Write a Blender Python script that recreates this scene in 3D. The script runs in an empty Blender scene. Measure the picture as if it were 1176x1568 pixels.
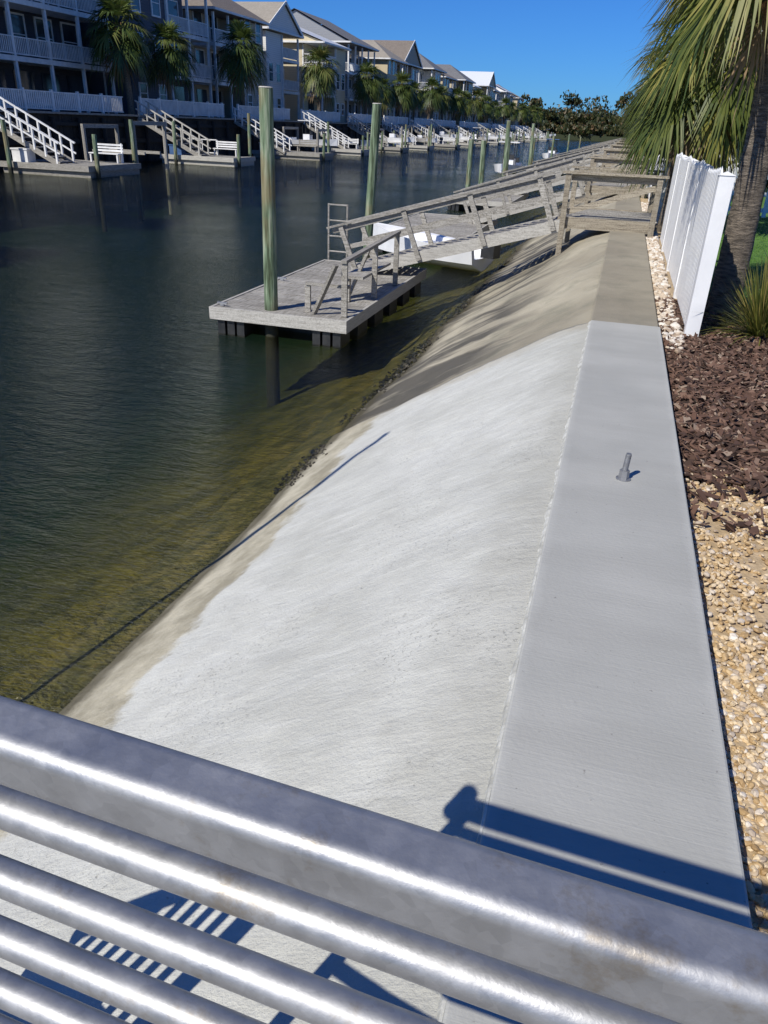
import bpy, bmesh, math, random
import numpy as np
from mathutils import Vector, Matrix, noise as mnoise
random.seed(7); np.random.seed(7)
scene=bpy.context.scene
R=random.uniform

# ------------------------------------------------------------ materials
def new_mat(name):
    m=bpy.data.materials.new(name); m.use_nodes=True
    nt=m.node_tree
    return m,nt,nt.nodes['Principled BSDF'],nt.nodes['Material Output']
def N(nt,t,**k):
    n=nt.nodes.new(t)
    for a,b in k.items():
        if a in n.inputs: n.inputs[a].default_value=b
        else: setattr(n,a,b)
    return n
def coords(nt,scale=(1,1,1)):
    mp=N(nt,'ShaderNodeMapping'); mp.inputs['Scale'].default_value=scale
    g=N(nt,'ShaderNodeNewGeometry'); nt.links.new(g.outputs['Position'],mp.inputs['Vector'])
    return mp.outputs['Vector']
def noise(nt,vec,scale,detail=6,rough=.55):
    n=N(nt,'ShaderNodeTexNoise'); n.inputs['Scale'].default_value=scale; n.inputs['Detail'].default_value=detail
    n.inputs['Roughness'].default_value=rough; nt.links.new(vec,n.inputs['Vector']); return n.outputs['Fac']
def ramp(nt,fac,stops):
    r=N(nt,'ShaderNodeValToRGB'); e=r.color_ramp.elements
    while len(e)<len(stops): e.new(.5)
    for i,(p,c) in enumerate(stops):
        e[i].position=p; e[i].color=(c[0],c[1],c[2],1) if not isinstance(c,float) else (c,c,c,1)
    nt.links.new(fac,r.inputs['Fac']); return r.outputs['Color']
def mix(nt,fac,a,b,mode='MIX'):
    n=N(nt,'ShaderNodeMix',data_type='RGBA',blend_type=mode)
    for s,v in ((0,fac),(6,a),(7,b)):
        if hasattr(v,'is_output'): nt.links.new(v,n.inputs[s])
        elif isinstance(v,(int,float)): n.inputs[s].default_value=v
        else: n.inputs[s].default_value=(v[0],v[1],v[2],1)
    return n.outputs[2]
def mth(nt,op,a,b=0.0,c=None,clamp=False):
    n=N(nt,'ShaderNodeMath',operation=op); n.use_clamp=clamp
    for i,v in enumerate((a,b,c)):
        if v is None: continue
        if hasattr(v,'is_output'): nt.links.new(v,n.inputs[i])
        else: n.inputs[i].default_value=v
    return n.outputs[0]
def bump(nt,h,strength,dist,normal=None):
    b=N(nt,'ShaderNodeBump'); b.inputs['Strength'].default_value=strength; b.inputs['Distance'].default_value=dist
    nt.links.new(h,b.inputs['Height'])
    if normal is not None: nt.links.new(normal,b.inputs['Normal'])
    return b.outputs['Normal']
def simple(name,c1,c2,scale=8,rough=.8,bmp=.2,stretch=(1,1,1),metal=0.0,dist=.01,lo=.35,hi=.65):
    m,nt,p,o=new_mat(name)
    v=coords(nt,stretch); f=noise(nt,v,scale)
    nt.links.new(ramp(nt,f,[(lo,c1),(hi,c2)]),p.inputs['Base Color'])
    p.inputs['Roughness'].default_value=rough; p.inputs['Metallic'].default_value=metal
    if bmp>0: nt.links.new(bump(nt,noise(nt,v,scale*3),bmp,dist),p.inputs['Normal'])
    return m
def smoothramp(nt,val,a,b):
    n=N(nt,'ShaderNodeMapRange'); n.inputs['From Min'].default_value=a; n.inputs['From Max'].default_value=b
    nt.links.new(val,n.inputs['Value']); n.clamp=True; return n.outputs['Result']
def xyz(nt):
    g=N(nt,'ShaderNodeNewGeometry'); s=N(nt,'ShaderNodeSeparateXYZ'); nt.links.new(g.outputs['Position'],s.inputs[0]); return s.outputs

def mat_cap():
    m,nt,p,o=new_mat('new_cap_concrete')
    v=coords(nt); big=noise(nt,v,1.1,5); mid=noise(nt,v,7,6)
    vb=coords(nt,(2.5,130,1)); br=noise(nt,vb,1.0,3); bands=noise(nt,coords(nt,(.4,2.2,1)),1.3,4)
    c=mix(nt,ramp(nt,big,[(.35,0.0),(.65,1.0)]),(.33,.33,.30),(.43,.425,.385))
    c=mix(nt,mth(nt,'MULTIPLY',mid,.35),c,(.28,.275,.24))
    c=mix(nt,mth(nt,'MULTIPLY',ramp(nt,bands,[(.45,0.0),(.62,1.0)]),.40),c,(.29,.285,.255))
    c=mix(nt,mth(nt,'MULTIPLY',br,.28),c,(.50,.50,.46))
    sp=noise(nt,v,55,2); c=mix(nt,smoothramp(nt,sp,.70,.78),c,(.2,.19,.17))
    s=xyz(nt); e=smoothramp(nt,mth(nt,'ADD',mth(nt,'ABSOLUTE',mth(nt,'SUBTRACT',s[0],.23)),mth(nt,'MULTIPLY',noise(nt,v,9,4),.06)),.29,.335)
    c=mix(nt,mth(nt,'MULTIPLY',e,.35),c,(.54,.54,.49))
    nt.links.new(c,p.inputs['Base Color']); p.inputs['Roughness'].default_value=.75
    h=mth(nt,'ADD',mth(nt,'MULTIPLY',br,.8),noise(nt,v,60,4))
    nt.links.new(bump(nt,h,.38,.0035),p.inputs['Normal']); return m
def underwater(nt,c,s,v):
    # wet algae line right at the surface, weedy sediment below it
    n1=noise(nt,v,2.6,8,.7)
    weed=ramp(nt,n1,[(.36,(.07,.068,.018)),(.5,(.17,.145,.04)),(.64,(.30,.235,.085))])
    zz=mth(nt,'ADD',s[2],mth(nt,'MULTIPLY',mth(nt,'SUBTRACT',n1,.5),.10))
    c=mix(nt,mth(nt,'MULTIPLY',smoothramp(nt,zz,-1.37,-1.43),.8),c,(.06,.05,.022))
    deep=smoothramp(nt,s[2],-1.5,-2.1)  # painted depth darkening of the water, blending towards the bed colours
    return mix(nt,smoothramp(nt,zz,-1.46,-1.54),c,mix(nt,mth(nt,'MULTIPLY',deep,.5),weed,(.07,.075,.018)))
def mat_slope():
    m,nt,p,o=new_mat('new_slope_concrete')
    v=coords(nt); s=xyz(nt); big=noise(nt,v,.8,6,.6); mid=noise(nt,v,5,8,.65); fine=noise(nt,v,70,4,.7)
    c=mix(nt,ramp(nt,big,[(.35,0.0),(.65,1.0)]),(.50,.50,.445),(.63,.63,.57))
    c=mix(nt,mth(nt,'MULTIPLY',ramp(nt,mid,[(.45,0.0),(.75,1.0)]),.4),c,(.39,.38,.33))
    vs=coords(nt,(1.6,7,1)); sw=noise(nt,vs,1.6,7,.65)
    c=mix(nt,mth(nt,'MULTIPLY',ramp(nt,sw,[(.52,0.0),(.66,1.0)]),.4),c,(.69,.69,.63))
    sw2=noise(nt,coords(nt,(1.3,7,2)),2.3,7,.7); c=mix(nt,mth(nt,'MULTIPLY',ramp(nt,sw2,[(.56,0.0),(.68,1.0)]),.25),c,(.37,.36,.31))
    c=mix(nt,mth(nt,'MULTIPLY',fine,.2),c,(.34,.33,.29))
    pit=noise(nt,v,60,4,.7); zone=smoothramp(nt,noise(nt,v,1.7,5,.6),.46,.62); pc=mth(nt,'MULTIPLY',smoothramp(nt,pit,.60,.70),zone); c=mix(nt,mth(nt,'MULTIPLY',pc,.45),c,(.25,.24,.20))
    xx=mth(nt,'ADD',s[0],mth(nt,'MULTIPLY',mth(nt,'SUBTRACT',noise(nt,v,1.6,8,.65),.5),.95))
    t=smoothramp(nt,xx,-1.92,-2.02); tan=mix(nt,ramp(nt,noise(nt,v,3.2,8,.7),[(.38,0.0),(.62,1.0)]),(.27,.235,.15),(.50,.45,.32))
    c=mix(nt,mth(nt,'MULTIPLY',t,.85),c,tan)
    t2=smoothramp(nt,xx,-2.42,-2.66); c=mix(nt,mth(nt,'MULTIPLY',t2,.7),c,(.14,.12,.07))
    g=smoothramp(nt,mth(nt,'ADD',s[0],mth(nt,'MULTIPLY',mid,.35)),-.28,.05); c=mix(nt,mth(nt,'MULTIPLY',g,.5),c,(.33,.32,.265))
    y7=smoothramp(nt,mth(nt,'ADD',s[1],mth(nt,'MULTIPLY',mid,.6)),7.0,7.35); c=mix(nt,mth(nt,'MULTIPLY',y7,.5),c,(.40,.35,.25))
    c=underwater(nt,c,s,v)
    nt.links.new(c,p.inputs['Base Color']); p.inputs['Roughness'].default_value=.88
    h=mth(nt,'ADD',mth(nt,'MULTIPLY',mid,1.5),mth(nt,'ADD',mth(nt,'MULTIPLY',fine,.5),mth(nt,'MULTIPLY',pc,-.5)))
    h=mth(nt,'ADD',h,mth(nt,'MULTIPLY',sw2,.8))
    nt.links.new(bump(nt,h,.7,.013),p.inputs['Normal']); return m
def mat_old():
    m,nt,p,o=new_mat('old_weathered_concrete')
    v=coords(nt); s=xyz(nt); big=noise(nt,v,.7,6,.6); mid=noise(nt,v,4,8,.7); fine=noise(nt,v,50,4,.7)
    c=mix(nt,ramp(nt,big,[(.35,0.0),(.65,1.0)]),(.34,.30,.215),(.50,.45,.33))
    c=mix(nt,mth(nt,'MULTIPLY',mid,.45),c,(.20,.18,.13))
    gs=ramp(nt,noise(nt,v,1.9,6,.65),[(.5,0.0),(.66,1.0)]); c=mix(nt,mth(nt,'MULTIPLY',gs,.5),c,(.17,.17,.12))
    vs=coords(nt,(.45,1.7,.45)); st=noise(nt,vs,1.2,5,.6)
    band=mth(nt,'MULTIPLY',smoothramp(nt,st,.42,.56),smoothramp(nt,mth(nt,'ADD',s[0],mth(nt,'MULTIPLY',big,.7)),-.25,-.9))
    c=mix(nt,mth(nt,'MULTIPLY',band,.85),c,(.05,.046,.038))
    low=smoothramp(nt,mth(nt,'ADD',s[0],mth(nt,'MULTIPLY',mid,.5)),-1.85,-2.15)
    c=mix(nt,mth(nt,'MULTIPLY',low,.85),c,(.045,.038,.022))
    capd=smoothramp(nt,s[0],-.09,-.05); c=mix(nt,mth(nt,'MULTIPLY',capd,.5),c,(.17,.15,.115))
    c=underwater(nt,c,s,v)
    nt.links.new(c,p.inputs['Base Color']); p.inputs['Roughness'].default_value=.9
    nt.links.new(bump(nt,mth(nt,'ADD',mid,mth(nt,'MULTIPLY',fine,.5)),.6,.02),p.inputs['Normal']); return m
def mat_wood(name,c1,c2,c3):
    m,nt,p,o=new_mat(name)
    v=coords(nt); a=noise(nt,coords(nt,(1,14,14)),4,5,.6); b=noise(nt,coords(nt,(14,1,14)),4,5,.6); k=noise(nt,v,1.5,4)
    g=mth(nt,'MULTIPLY',mth(nt,'ADD',a,b),.5)
    c=ramp(nt,g,[(.40,c1),(.5,c2),(.60,c3)]); c=mix(nt,mth(nt,'MULTIPLY',k,.35),c,c1)
    pr=N(nt,'ShaderNodeNewGeometry').outputs['Random Per Island']; c=mix(nt,mth(nt,'MULTIPLY',pr,.45),c,tuple(x*.9 for x in c1))
    nt.links.new(c,p.inputs['Base Color']); p.inputs['Roughness'].default_value=.85
    nt.links.new(bump(nt,g,.5,.006),p.inputs['Normal']); return m
def mat_pile():
    m,nt,p,o=new_mat('treated_pile_wood')
    s=xyz(nt); v=coords(nt,(6,6,.5)); g=noise(nt,v,3,6,.6)
    c=ramp(nt,g,[(.38,(.05,.07,.035)),(.52,(.15,.21,.125)),(.62,(.30,.34,.235))])
    br=noise(nt,coords(nt,(1,1,.8)),1.3,3)
    c=mix(nt,mth(nt,'MULTIPLY',smoothramp(nt,br,.52,.64),.6),c,(.23,.165,.08))
    c=mix(nt,smoothramp(nt,s[2],-.95,-1.25),c,(.03,.03,.018))
    nt.links.new(c,p.inputs['Base Color']); p.inputs['Roughness'].default_value=.9
    nt.links.new(bump(nt,g,.8,.015),p.inputs['Normal']); return m
def mat_galv():
    m,nt,p,o=new_mat('galvanized_steel')
    v=coords(nt); vo=N(nt,'ShaderNodeTexVoronoi'); vo.inputs['Scale'].default_value=90; nt.links.new(v,vo.inputs['Vector'])
    n1=noise(nt,v,22,7,.65); n2=noise(nt,v,90,4)
    c=mix(nt,n1,(.27,.275,.28),(.44,.44,.44)); sep=N(nt,'ShaderNodeSeparateColor'); nt.links.new(vo.outputs['Color'],sep.inputs[0])
    c=mix(nt,mth(nt,'MULTIPLY',sep.outputs[0],.22),c,(.58,.58,.58))
    rs=noise(nt,v,12,6,.75); c=mix(nt,mth(nt,'MULTIPLY',smoothramp(nt,rs,.57,.69),.55),c,(.25,.20,.13))
    nt.links.new(c,p.inputs['Base Color']); p.inputs['Metallic'].default_value=.75
    rr=N(nt,'ShaderNodeMapRange'); rr.inputs['From Min'].default_value=.3; rr.inputs['From Max'].default_value=.7; rr.inputs['To Min'].default_value=.42; rr.inputs['To Max'].default_value=.62
    nt.links.new(n1,rr.inputs['Value']); nt.links.new(rr.outputs[0],p.inputs['Roughness'])
    nt.links.new(bump(nt,mth(nt,'ADD',n1,mth(nt,'MULTIPLY',n2,.3)),.3,.003),p.inputs['Normal']); return m
def mat_water():
    m,nt,p,o=new_mat('canal_water'); nt.nodes.remove(p)
    w1=noise(nt,coords(nt,(1.0,2.4,1)),2.4,3,.5); w2=noise(nt,coords(nt,(1.5,4.5,1)),7.0,4,.6); w3=noise(nt,coords(nt),.22,3)
    h=mth(nt,'ADD',mth(nt,'MULTIPLY',w1,1.0),mth(nt,'MULTIPLY',w2,.6)); h=mth(nt,'MULTIPLY',h,ramp(nt,w3,[(.3,.45),(.65,1.0)]))
    nn=bump(nt,h,1.0,.075)
    fr=N(nt,'ShaderNodeFresnel'); fr.inputs['IOR'].default_value=1.33; nt.links.new(nn,fr.inputs['Normal'])
    gl=N(nt,'ShaderNodeBsdfGlossy'); gl.inputs['Roughness'].default_value=.03; gl.inputs['Color'].default_value=(.85,.90,.86,1); nt.links.new(nn,gl.inputs['Normal'])
    tr=N(nt,'ShaderNodeBsdfTransparent'); tr.inputs['Color'].default_value=(.90,.91,.76,1)
    ms=N(nt,'ShaderNodeMixShader'); nt.links.new(mth(nt,'MULTIPLY',fr.outputs[0],.95),ms.inputs[0]); nt.links.new(tr.outputs[0],ms.inputs[1]); nt.links.new(gl.outputs[0],ms.inputs[2])
    nt.links.new(ms.outputs[0],o.inputs['Surface']); return m
def mat_bed():
    m,nt,p,o=new_mat('canal_bed')
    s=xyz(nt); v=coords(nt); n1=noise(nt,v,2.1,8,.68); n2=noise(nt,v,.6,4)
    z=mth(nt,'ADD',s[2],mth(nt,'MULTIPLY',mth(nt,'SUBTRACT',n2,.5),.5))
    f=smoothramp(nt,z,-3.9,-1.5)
    c=ramp(nt,f,[(0,(.014,.030,.022)),(.3,(.022,.042,.020)),(.5,(.060,.068,.018)),(.75,(.17,.145,.035)),(1,(.26,.20,.08))])  # light absorbed by the water is painted in: bed colour darkens with depth
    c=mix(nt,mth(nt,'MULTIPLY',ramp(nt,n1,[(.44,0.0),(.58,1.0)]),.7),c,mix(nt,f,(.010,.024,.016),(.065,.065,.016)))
    nt.links.new(c,p.inputs['Base Color']); p.inputs['Roughness'].default_value=1; p.inputs['Specular IOR Level'].default_value=0
    return m
def mat_attr(name,stops,rough=.8,bmp=.2,scale=60):
    m,nt,p,o=new_mat(name); a=N(nt,'ShaderNodeAttribute',attribute_name='rnd')
    c=ramp(nt,a.outputs['Fac'],stops); v=coords(nt); c=mix(nt,mth(nt,'MULTIPLY',noise(nt,v,scale,4),.4),c,tuple(x*.6 for x in stops[0][1]))
    nt.links.new(c,p.inputs['Base Color']); p.inputs['Roughness'].default_value=rough
    nt.links.new(bump(nt,noise(nt,v,scale*2,4),bmp,.003),p.inputs['Normal']); return m
def mat_leaf(name,stops,scale=3.0):
    m,nt,p,o=new_mat(name); a=N(nt,'ShaderNodeAttribute',attribute_name='rnd')
    c=ramp(nt,a.outputs['Fac'],stops)
    nt.links.new(c,p.inputs['Base Color']); p.inputs['Roughness'].default_value=.5
    tl=N(nt,'ShaderNodeBsdfTranslucent'); nt.links.new(c,tl.inputs['Color'])
    ms=N(nt,'ShaderNodeMixShader'); ms.inputs[0].default_value=.3
    nt.links.new(p.outputs[0],ms.inputs[1]); nt.links.new(tl.outputs[0],ms.inputs[2]); nt.links.new(ms.outputs[0],o.inputs['Surface']); return m
def mat_siding(name,col):
    m,nt,p,o=new_mat(name); s=xyz(nt)
    w=mth(nt,'FRACT',mth(nt,'MULTIPLY',s[2],5.5)); v=coords(nt)
    c=mix(nt,mth(nt,'MULTIPLY',noise(nt,v,.8,4),.3),col,tuple(x*.7 for x in col)); c=mix(nt,smoothramp(nt,w,.86,.95),c,tuple(x*.55 for x in col))
    nt.links.new(c,p.inputs['Base Color']); p.inputs['Roughness'].default_value=.7
    nt.links.new(bump(nt,w,.5,.02),p.inputs['Normal']); return m
def mat_roof(name,c1,c2):
    m,nt,p,o=new_mat(name); v=coords(nt)
    br=N(nt,'ShaderNodeTexBrick'); br.inputs['Scale'].default_value=2.5; br.inputs['Color1'].default_value=(*c1,1); br.inputs['Color2'].default_value=(*c2,1)
    br.inputs['Mortar'].default_value=(c1[0]*.5,c1[1]*.5,c1[2]*.5,1); br.inputs['Mortar Size'].default_value=.01
    nt.links.new(v,br.inputs['Vector'])
    c=mix(nt,mth(nt,'MULTIPLY',noise(nt,v,.7,4),.4),br.outputs['Color'],tuple(x*.6 for x in c1))
    nt.links.new(c,p.inputs['Base Color']); p.inputs['Roughness'].default_value=.8; return m
def mat_glass():
    m,nt,p,o=new_mat('window_glass'); v=coords(nt)
    nt.links.new(ramp(nt,noise(nt,v,.5,2),[(.4,(.02,.03,.04)),(.6,(.07,.09,.11))]),p.inputs['Base Color'])
    p.inputs['Roughness'].default_value=.08; return m
def mat_metalroof():
    m,nt,p,o=new_mat('standing_seam_roof'); s=xyz(nt); w=mth(nt,'FRACT',mth(nt,'MULTIPLY',s[1],2.2))
    c=mix(nt,smoothramp(nt,w,.85,.93),(.66,.68,.70),(.32,.33,.35)); nt.links.new(c,p.inputs['Base Color']); p.inputs['Roughness'].default_value=.4; return m
def mat_land():
    m,nt,p,o=new_mat('sandy_ground'); v=coords(nt); s=xyz(nt); f=noise(nt,v,1.2)
    c=ramp(nt,f,[(.35,(.10,.10,.05)),(.65,(.24,.21,.14))])
    c=mix(nt,smoothramp(nt,s[1],290,325),c,(.030,.038,.016)); nt.links.new(c,p.inputs['Base Color']); p.inputs['Roughness'].default_value=.95; return m

M={}
M['cap']=mat_cap(); M['slope']=mat_slope(); M['old']=mat_old()
M['mortar']=simple('joint_mortar',(.36,.355,.31),(.58,.575,.52),20,.9,.4)
M['wood']=mat_wood('weathered_grey_wood',(.15,.138,.115),(.36,.34,.30),(.54,.515,.46))
M['woodtan']=mat_wood('weathered_tan_wood',(.15,.125,.09),(.35,.305,.23),(.50,.45,.35))
M['woodwhite']=mat_wood('bleached_wood',(.30,.285,.25),(.50,.48,.43),(.64,.62,.56))
M['darkwood']=mat_wood('dark_timber',(.015,.012,.010),(.032,.026,.02),(.055,.043,.032))
M['pile']=mat_pile(); M['galv']=mat_galv(); M['water']=mat_water(); M['bed']=mat_bed()
M['white']=simple('white_vinyl',(.72,.72,.71),(.82,.82,.80),3,.35,.05)
M['whitepaint']=simple('white_paint',(.62,.62,.61),(.78,.78,.76),2,.5,.05)
M['grass']=simple('lawn_grass',(.045,.12,.014),(.11,.22,.028),9,.95,.6,dist=.03)
M['land']=mat_land()
M['mulchbase']=simple('mulch_soil',(.03,.017,.011),(.09,.05,.032),25,.95,.8,dist=.02)
M['sand']=simple('shell_sand',(.34,.25,.14),(.54,.41,.25),18,.95,.7,dist=.01)
M['pebble']=mat_attr('pebbles',[(0,(.36,.23,.10)),(.3,(.60,.43,.22)),(.6,(.74,.60,.40)),(.85,(.42,.34,.26)),(1,(.82,.76,.66))],.6)
M['whiterock']=mat_attr('white_rocks',[(0,(.34,.25,.17)),(.3,(.56,.46,.34)),(1,(.78,.74,.66))],.7)
M['darkrock']=mat_attr('oyster_rubble',[(0,(.02,.018,.012)),(.7,(.055,.048,.032)),(1,(.14,.125,.09))],.8)
M['chip']=mat_attr('bark_mulch',[(0,(.04,.022,.014)),(.5,(.125,.065,.042)),(.85,(.21,.125,.085)),(1,(.38,.29,.21))],.9)
M['leaf']=mat_leaf('palm_leaf',[(0,(.035,.06,.014)),(.45,(.085,.125,.025)),(.8,(.17,.18,.045)),(1,(.30,.24,.08))])
M['leafnear']=mat_leaf('palm_leaf_yellowish',[(0,(.05,.08,.015)),(.45,(.14,.16,.03)),(.8,(.28,.25,.055)),(1,(.44,.33,.11))])  # lighter, yellower leaf colours for near-side palms and yuccas
M['deadleaf']=mat_leaf('dead_palm_leaf',[(0,(.14,.09,.045)),(1,(.36,.25,.14))])
M['treeleaf']=mat_leaf('tree_foliage',[(0,(.018,.030,.010)),(.5,(.045,.062,.018)),(.8,(.10,.085,.03)),(1,(.17,.105,.05))])
M['trunk']=simple('palm_trunk_bark',(.07,.058,.045),(.26,.215,.165),10,.95,1.0,(1,1,5),dist=.03)
M['boots']=simple('palm_boot_fibre',(.18,.085,.035),(.42,.23,.11),14,.95,.6,(1,1,.5),dist=.02)
M['glass']=mat_glass()
M['hull']=simple('boat_gelcoat',(.72,.73,.74),(.82,.82,.82),2,.25,0)
M['blackplastic']=simple('black_float_plastic',(.012,.013,.014),(.03,.03,.03),6,.5,.1)
M['bluegrey']=simple('blue_canvas',(.03,.08,.2),(.05,.12,.28),3,.7,.1)
sid={'navy':(.045,.052,.072),'slate':(.075,.085,.11),'cream':(.58,.49,.32),'white':(.78,.77,.74),'beige':(.44,.39,.31),'grey':(.30,.31,.33),'yellow':(.62,.54,.37),'sage':(.26,.30,.25),'blue':(.18,.26,.36)}
for k,c in sid.items(): M['s_'+k]=mat_siding('siding_'+k,c)
M['r_grey']=mat_roof('roof_shingle_grey',(.14,.14,.145),(.21,.21,.21)); M['r_brown']=mat_roof('roof_shingle_brown',(.18,.15,.12),(.25,.21,.17)); M['r_tan']=mat_roof('roof_shingle_tan',(.29,.26,.21),(.37,.33,.27)); M['r_metal']=mat_metalroof()

# ------------------------------------------------------------ mesh helpers
def group(name,loc):
    e=bpy.data.objects.new(name,None); e.empty_display_size=.3; e.location=loc; scene.collection.objects.link(e); return e
def link(name,me,mat,parent=None,smooth=False):
    o=bpy.data.objects.new(name,me); scene.collection.objects.link(o)
    if mat: me.materials.append(mat)
    if parent is not None: o.parent=parent; o.location=-Vector(parent.location)
    if smooth: me.polygons.foreach_set('use_smooth',[True]*len(me.polygons))
    return o
class MB:
    def __init__(s): s.v=[]; s.f=[]
    def add(s,vs,fs):
        k=len(s.v); s.v.extend([tuple(a) for a in vs]); s.f.extend([tuple(i+k for i in f) for f in fs])
    def box(s,x0,x1,y0,y1,z0,z1):
        s.add([(x0,y0,z0),(x1,y0,z0),(x1,y1,z0),(x0,y1,z0),(x0,y0,z1),(x1,y0,z1),(x1,y1,z1),(x0,y1,z1)],
              [(3,2,1,0),(4,5,6,7),(0,1,5,4),(1,2,6,5),(2,3,7,6),(3,0,4,7)])
    def beam(s,p,q,w,h,up=(0,0,1)):
        p=Vector(p);q=Vector(q);d=(q-p).normalized();u=Vector(up)
        if abs(d.dot(u))>.98: u=Vector((0,1,0))
        r=d.cross(u).normalized();u=r.cross(d).normalized()
        vs=[]
        for c in (p,q):
            for a,b in ((-1,-1),(1,-1),(1,1),(-1,1)): vs.append(c+r*(a*w/2)+u*(b*h/2))
        s.add(vs,[(3,2,1,0),(4,5,6,7),(0,1,5,4),(1,2,6,5),(2,3,7,6),(3,0,4,7)])
    def cyl(s,p,q,r0,r1=None,n=12,caps=True):
        r1=r0 if r1 is None else r1
        p=Vector(p);q=Vector(q);d=(q-p).normalized();u=Vector((0,0,1)) if abs(d.z)<.9 else Vector((0,1,0))
        a=d.cross(u).normalized();b=d.cross(a).normalized();vs=[]
        for c,r in ((p,r0),(q,r1)):
            for i in range(n):
                t=2*math.pi*i/n; vs.append(c+a*math.cos(t)*r+b*math.sin(t)*r)
        fs=[(i,(i+1)%n,n+(i+1)%n,n+i) for i in range(n)]
        if caps: fs+= [tuple(range(n))[::-1],tuple(range(n,2*n))]
        s.add(vs,fs)
    def mesh(s,name):
        me=bpy.data.meshes.new(name); me.from_pydata(s.v,[],s.f); me.update()
        bm=bmesh.new(); bm.from_mesh(me); bmesh.ops.recalc_face_normals(bm,faces=bm.faces); bm.to_mesh(me); bm.free(); return me
    def obj(s,name,mat,parent=None,bevel=0,smooth=False):
        if not s.v: return None
        o=link(name,s.mesh(name),mat,parent,smooth)
        if bevel:
            b=o.modifiers.new('bevel','BEVEL'); b.width=bevel; b.segments=2; b.limit_method='ANGLE'; b.angle_limit=math.radians(40)
        return o
def set_rnd(me,vals):
    a=me.attributes.new('rnd','FLOAT','POINT'); a.data.foreach_set('value',np.asarray(vals,dtype=np.float32))
def scatter(name,bv,bf,pos,scl,rot,mat,jitter=0.0,parent=None,smooth=True):
    n=len(pos); bv=np.array(bv,dtype=np.float64); nv=len(bv)
    V=np.repeat(bv[None],n,0)
    if jitter: V=V*(1+np.random.uniform(-jitter,jitter,(n,nv,1)))
    V=V*scl[:,None,:]
    cz,sz_=np.cos(rot[:,2]),np.sin(rot[:,2]); cx,sx=np.cos(rot[:,0]),np.sin(rot[:,0]); cy,sy=np.cos(rot[:,1]),np.sin(rot[:,1])
    x,y,z=V[...,0],V[...,1],V[...,2]
    y,z=y*cx[:,None]-z*sx[:,None],y*sx[:,None]+z*cx[:,None]
    x,z=x*cy[:,None]+z*sy[:,None],-x*sy[:,None]+z*cy[:,None]
    x,y=x*cz[:,None]-y*sz_[:,None],x*sz_[:,None]+y*cz[:,None]
    V=np.stack([x,y,z],-1)+pos[:,None,:]
    F=(np.array(bf)[None]+np.arange(n)[:,None,None]*nv).reshape(-1,len(bf[0]))
    me=bpy.data.meshes.new(name); me.from_pydata(V.reshape(-1,3).tolist(),[],F.tolist()); me.update()
    set_rnd(me,np.repeat(np.random.rand(n),nv))
    return link(name,me,mat,parent,smooth)
def ico(sub):
    bm=bmesh.new(); bmesh.ops.create_icosphere(bm,subdivisions=sub,radius=1); v=[tuple(a.co) for a in bm.verts]; f=[tuple(b.index for b in a.verts) for a in bm.faces]; bm.free(); return v,f
CUBE_V=[(x,y,z) for z in(-1,1) for x,y in((-1,-1),(1,-1),(1,1),(-1,1))]
CUBE_F=[(3,2,1,0),(4,5,6,7),(0,1,5,4),(1,2,6,5),(2,3,7,6),(3,0,4,7)]

WZ=-1.47
# ------------------------------------------------------------ seawall
PX=[-4.2,-3.2,-2.52,-1.89,-1.0,-.42,-.2,-.07]; PZ=[-2.50,-1.90,-1.475,-1.085,-.53,-.19,-.070,-.018]
def sz(x): return float(np.interp(x,PX,PZ))
def slope_grid(name,x0,x1,y0,y1,dx,dy,off,mat,amp,skirt=True):
    xs=np.linspace(x0,x1,int((x1-x0)/dx)+2); ys=np.linspace(y0,y1,int((y1-y0)/dy)+2); V=[];F=[]
    def prof(x): return sum(sz(min(x+d,-.07)) for d in (-.12,-.06,0,.06,.12))/5 if x<-.2 else sz(x)
    P=[prof(x) for x in xs]
    for j,y in enumerate(ys):
        for i,x in enumerate(xs):
            fade=min(1,max(0,(-.07-x)/.25))
            n=mnoise.noise(Vector((x*.9,y*.55,0)))*amp+mnoise.noise(Vector((x*4,y*3,3)))*amp*.25+mnoise.noise(Vector((x*11,y*9,8)))*amp*.09
            V.append((x,y,P[i]+off+n*fade))
    nx=len(xs)
    for j in range(len(ys)-1):
        for i in range(nx-1): a=j*nx+i; F.append((a,a+1,a+nx+1,a+nx))
    if skirt:
        for row in (0,len(ys)-1):
            k=len(V)
            for i in range(nx): a=V[row*nx+i]; V.append((a[0],a[1],a[2]-.12))
            for i in range(nx-1): F.append((row*nx+i,row*nx+i+1,k+i+1,k+i))
    me=bpy.data.meshes.new(name); me.from_pydata(V,[],F); me.update()
    return link(name,me,mat,wall,True)
wall=group('concrete_seawall',(0,7,0))
slope_grid('new_slope',-3.6,-.062,-4,7.07,.04,.04,0,M['slope'],.045)
slope_grid('old_slope',-3.6,-.062,7.05,60,.06,.12,-.03,M['old'],.09)
slope_grid('old_slope_far',-3.6,-.062,60,340,.2,2.5,-.03,M['old'],.09)
b=MB(); b.box(-.07,.53,-4,7.07,-.45,0); b.obj('new_cap',M['cap'],wall,bevel=.008)
b=MB()
for y0,y1 in ((7.078,13.9),(13.91,40),(40.01,340)): b.box(-.07,.52,y0,y1,-.5,-.012)
b.obj('old_cap',M['old'],wall,bevel=.012)
V=[];F=[]; y=-1.0; i=0
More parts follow.
